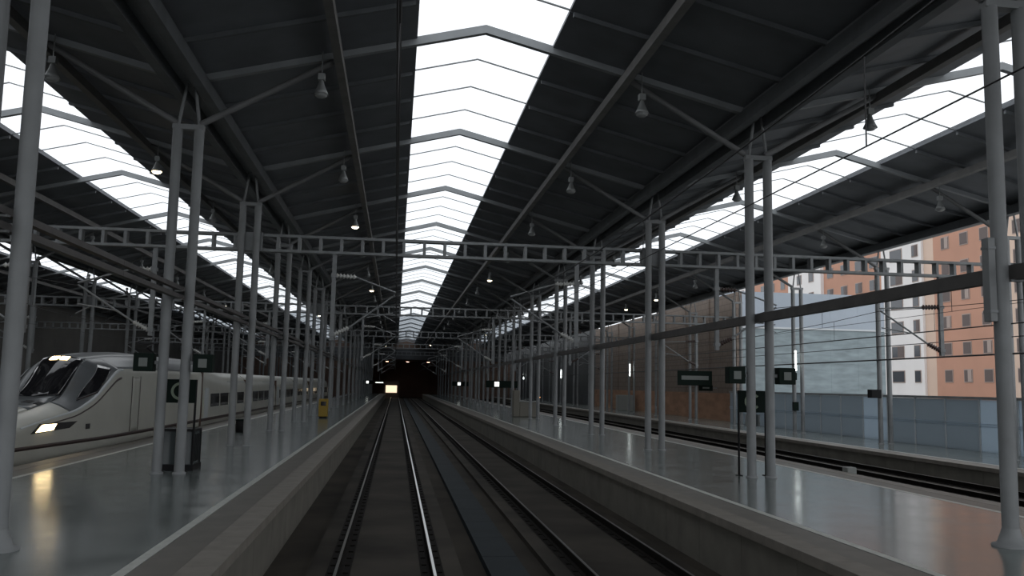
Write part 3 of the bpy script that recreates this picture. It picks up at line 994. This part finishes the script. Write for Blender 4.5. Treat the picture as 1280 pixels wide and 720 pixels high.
for (x, y, mk, lab) in ((12.46, 34.5, 'redlamp', 'red dwarf signal beside the track behind the sign column platform'),
                        (20.9, 128, 'amberlamp', 'amber marker light on the far part of the side platform')):
    z0 = -0.28 if x < 19 else 0.45
    t = empty('dwarf_signal', (x, y, z0), lab, 'signal')
    cyl('post', 0.03, (x, y, z0), (x, y, z0 + 0.55), 'black', t, 8)
    box('head', x - 0.12, x + 0.12, y - 0.08, y + 0.08, z0 + 0.55, z0 + 0.95, 'black', t, 0.02)
    obj('lens', lathe([(0.085, 0), (0.085, 0.02), (0.06, 0.05), (0.02, 0.06)], 14, mk, 'lens'), t, (x, y - 0.08, z0 + 0.78), Vector((0, -1, 0)).to_track_quat('Z', 'Y'))
t = empty('loudspeaker', (22.55, 39.55, 2.75), 'black loudspeaker box on the eave column above the fence', 'loudspeaker')
box('body', 22.28, 22.78, 39.35, 39.75, 2.62, 3.02, 'black', t, 0.02)
box('bracket', 22.78, 22.96, 39.5, 39.6, 2.75, 2.85, 'steel', t)

t = empty('conduit_box', (8.72, 12.02, 3.95), 'tall grey conduit box strapped to the platform column before the number signs', 'conduit box')
box('casing', 8.66, 8.775, 11.94, 12.10, 3.95, 5.2, 'steel', t, 0.01)
for z in (4.1, 5.05):
    box('strap', 8.655, 8.78, 11.93, 12.11, z - 0.02, z + 0.02, 'gutter', t)
t = empty('trackside_box', (12.5, 23.3, -0.28), 'pale trackside box showing just above the platform edge by the ring sign', 'equipment box')
box('post', 12.44, 12.52, 23.26, 23.34, -0.28, 0.62, 'steel', t)
box('housing', 12.34, 12.62, 23.15, 23.45, 0.62, 0.82, 'cabinet', t, 0.03)
t = empty('control_box', (22.9, 48.85, 1.75), 'small black control box low on the eave column with the tube light', 'control box')
box('casing', 22.78, 23.12, 48.78, 48.925, 1.75, 2.25, 'black', t, 0.01)
box('lid', 22.80, 23.10, 48.765, 48.78, 1.78, 2.22, 'green', t)

# ------------------------------------------------------------------ fence and what lies beyond
fn = empty('panel_fence', (25.0, 25, 0.45), 'blue-grey panel fence with posts and pale rails at the back of the side platform', 'fence')
y = 9.0
j = 0
FZ = 2.78
while y < 64:
    mk = 'fencelight' if j in (9, 10, 14) else 'fencepanel'
    box('panel', 24.97, 25.02, y + 0.05, y + 2.35, 0.45, FZ - 0.13, mk, fn)
    box('post', 24.93, 25.05, y - 0.035, y + 0.035, 0.45, FZ - 0.12, 'cladband', fn)
    y += 2.4
    j += 1
box('top_rail', 24.92, 25.06, 9, y, FZ - 0.12, FZ, 'gutter', fn)
for z in (1.52, 1.62):
    box('mid_rail', 24.93, 24.97, 9, y, z - 0.02, z + 0.02, 'fencelight', fn)

cb = empty('clad_building', (35, 75, -0.4), 'low building with pale blue-grey upper panels and a white band behind the fence', 'building')
box('core', 26.4, 41.0, 70.25, 88, -0.4, 11.0, 'darkwall', cb)
for j in range(6):
    xa, xb = 26.4 + 2.433 * j, 26.4 + 2.433 * (j + 1)
    box('upper_panel', xa + 0.004, xb - 0.004, 70.1, 70.25, 8.15, 11.05, 'cladlight', cb)
    for q in range(3):
        box('lower_panel', xa + 0.004, xb - 0.004, 70.1, 70.25, -0.4 + 2.8 * q, 2.39 + 2.8 * q, 'cladgreen', cb)
box('flashing', 26.4, 41.0, 70.0, 70.25, 8.0, 8.15, 'cladband', cb)
for q in range(6):
    box('side_panel', 41.0, 41.1, 70.3 + 2.9 * q, 73.18 + 2.9 * q, -0.4, 11.05, 'cladlight', cb)

def apartment(y0, y1, x, ztop, mk, cols, label, rows=9, z0=4.9):
    t = empty('apartment_block', (x + 6, (y0 + y1) / 2, -0.4), label, 'building')
    box('wall', x, x + 12, y0, y1, -0.4, ztop, mk, t)
    box('parapet', x - 0.15, x + 12, y0, y1, ztop, ztop + 0.5, mk, t)
    for r_ in range(rows):
        zc = z0 + 3.04 * r_
        for (yc, ww, hh, side) in cols:
            wd = box('window', x - 0.06, x, yc - ww / 2 - 0.1, yc + ww / 2 + 0.1, zc - hh / 2 - 0.1, zc + hh / 2 + 0.1, 'bframe', t)
            half = (yc - ww / 2, yc, yc + ww / 2)
            sh = ((r_ * 7 + int(yc * 3)) % 3)
            box('pane', x - 0.09, x - 0.06, half[0], half[2], zc - hh / 2, zc + hh / 2, 'shutter' if side else 'bpane', wd)
            if sh == 1:
                box('shutter', x - 0.12, x - 0.09, half[0], half[1], zc - hh / 2, zc + hh / 2, 'bframe' if side else 'shutter', wd)
    return t
apartment(84.3, 95.2, 62, 32, 'borange', [(92.9, 1.25, 1.25, 1), (89.5, 1.25, 1.25, 1), (86.1, 1.25, 1.25, 1)], 'orange apartment block with a column of brown windows beside the white block')
apartment(95.2, 97.6, 62.3, 32, 'btan', [], 'narrow peach stair tower between the white and orange apartment blocks', 0)
apartment(97.6, 106.5, 62, 32, 'bwhite', [(103.0, 2.5, 1.3, 0), (98.9, 1.1, 1.3, 0)], 'white apartment block with wide and narrow windows next to the orange one')
apartment(106.5, 123, 62.5, 30, 'borange', [(109, 2.2, 1.3, 0), (113, 1.6, 1.3, 0), (117, 1.6, 1.3, 0), (121, 1.6, 1.3, 0)], 'orange apartment block showing above the blue-grey clad building')
apartment(123, 134, 62, 30, 'bwhite', [(126, 1.4, 1.3, 0), (130, 1.4, 1.3, 0)], 'white apartment block showing above the left end of the clad building')
apartment(60, 84.3, 62.4, 32, 'btan', [(81.5, 1.2, 1.3, 1), (77.5, 1.2, 1.3, 1), (73.5, 1.2, 1.3, 1), (69.5, 1.2, 1.3, 1), (65, 1.2, 1.3, 1)], 'pale peach apartment block beyond the orange one, glimpsed behind the big column')
apartment(134, 150, 62.5, 30, 'borange', [(137, 1.4, 1.3, 0), (141, 1.4, 1.3, 0), (145, 1.4, 1.3, 0)], 'orange apartment block seen just under the eave beside the brown wall')
apartment(150, 185, 62, 30, 'bwhite', [(153 + 4 * j, 1.4, 1.3, 0) for j in range(8)], 'long white apartment block behind the brown wall')
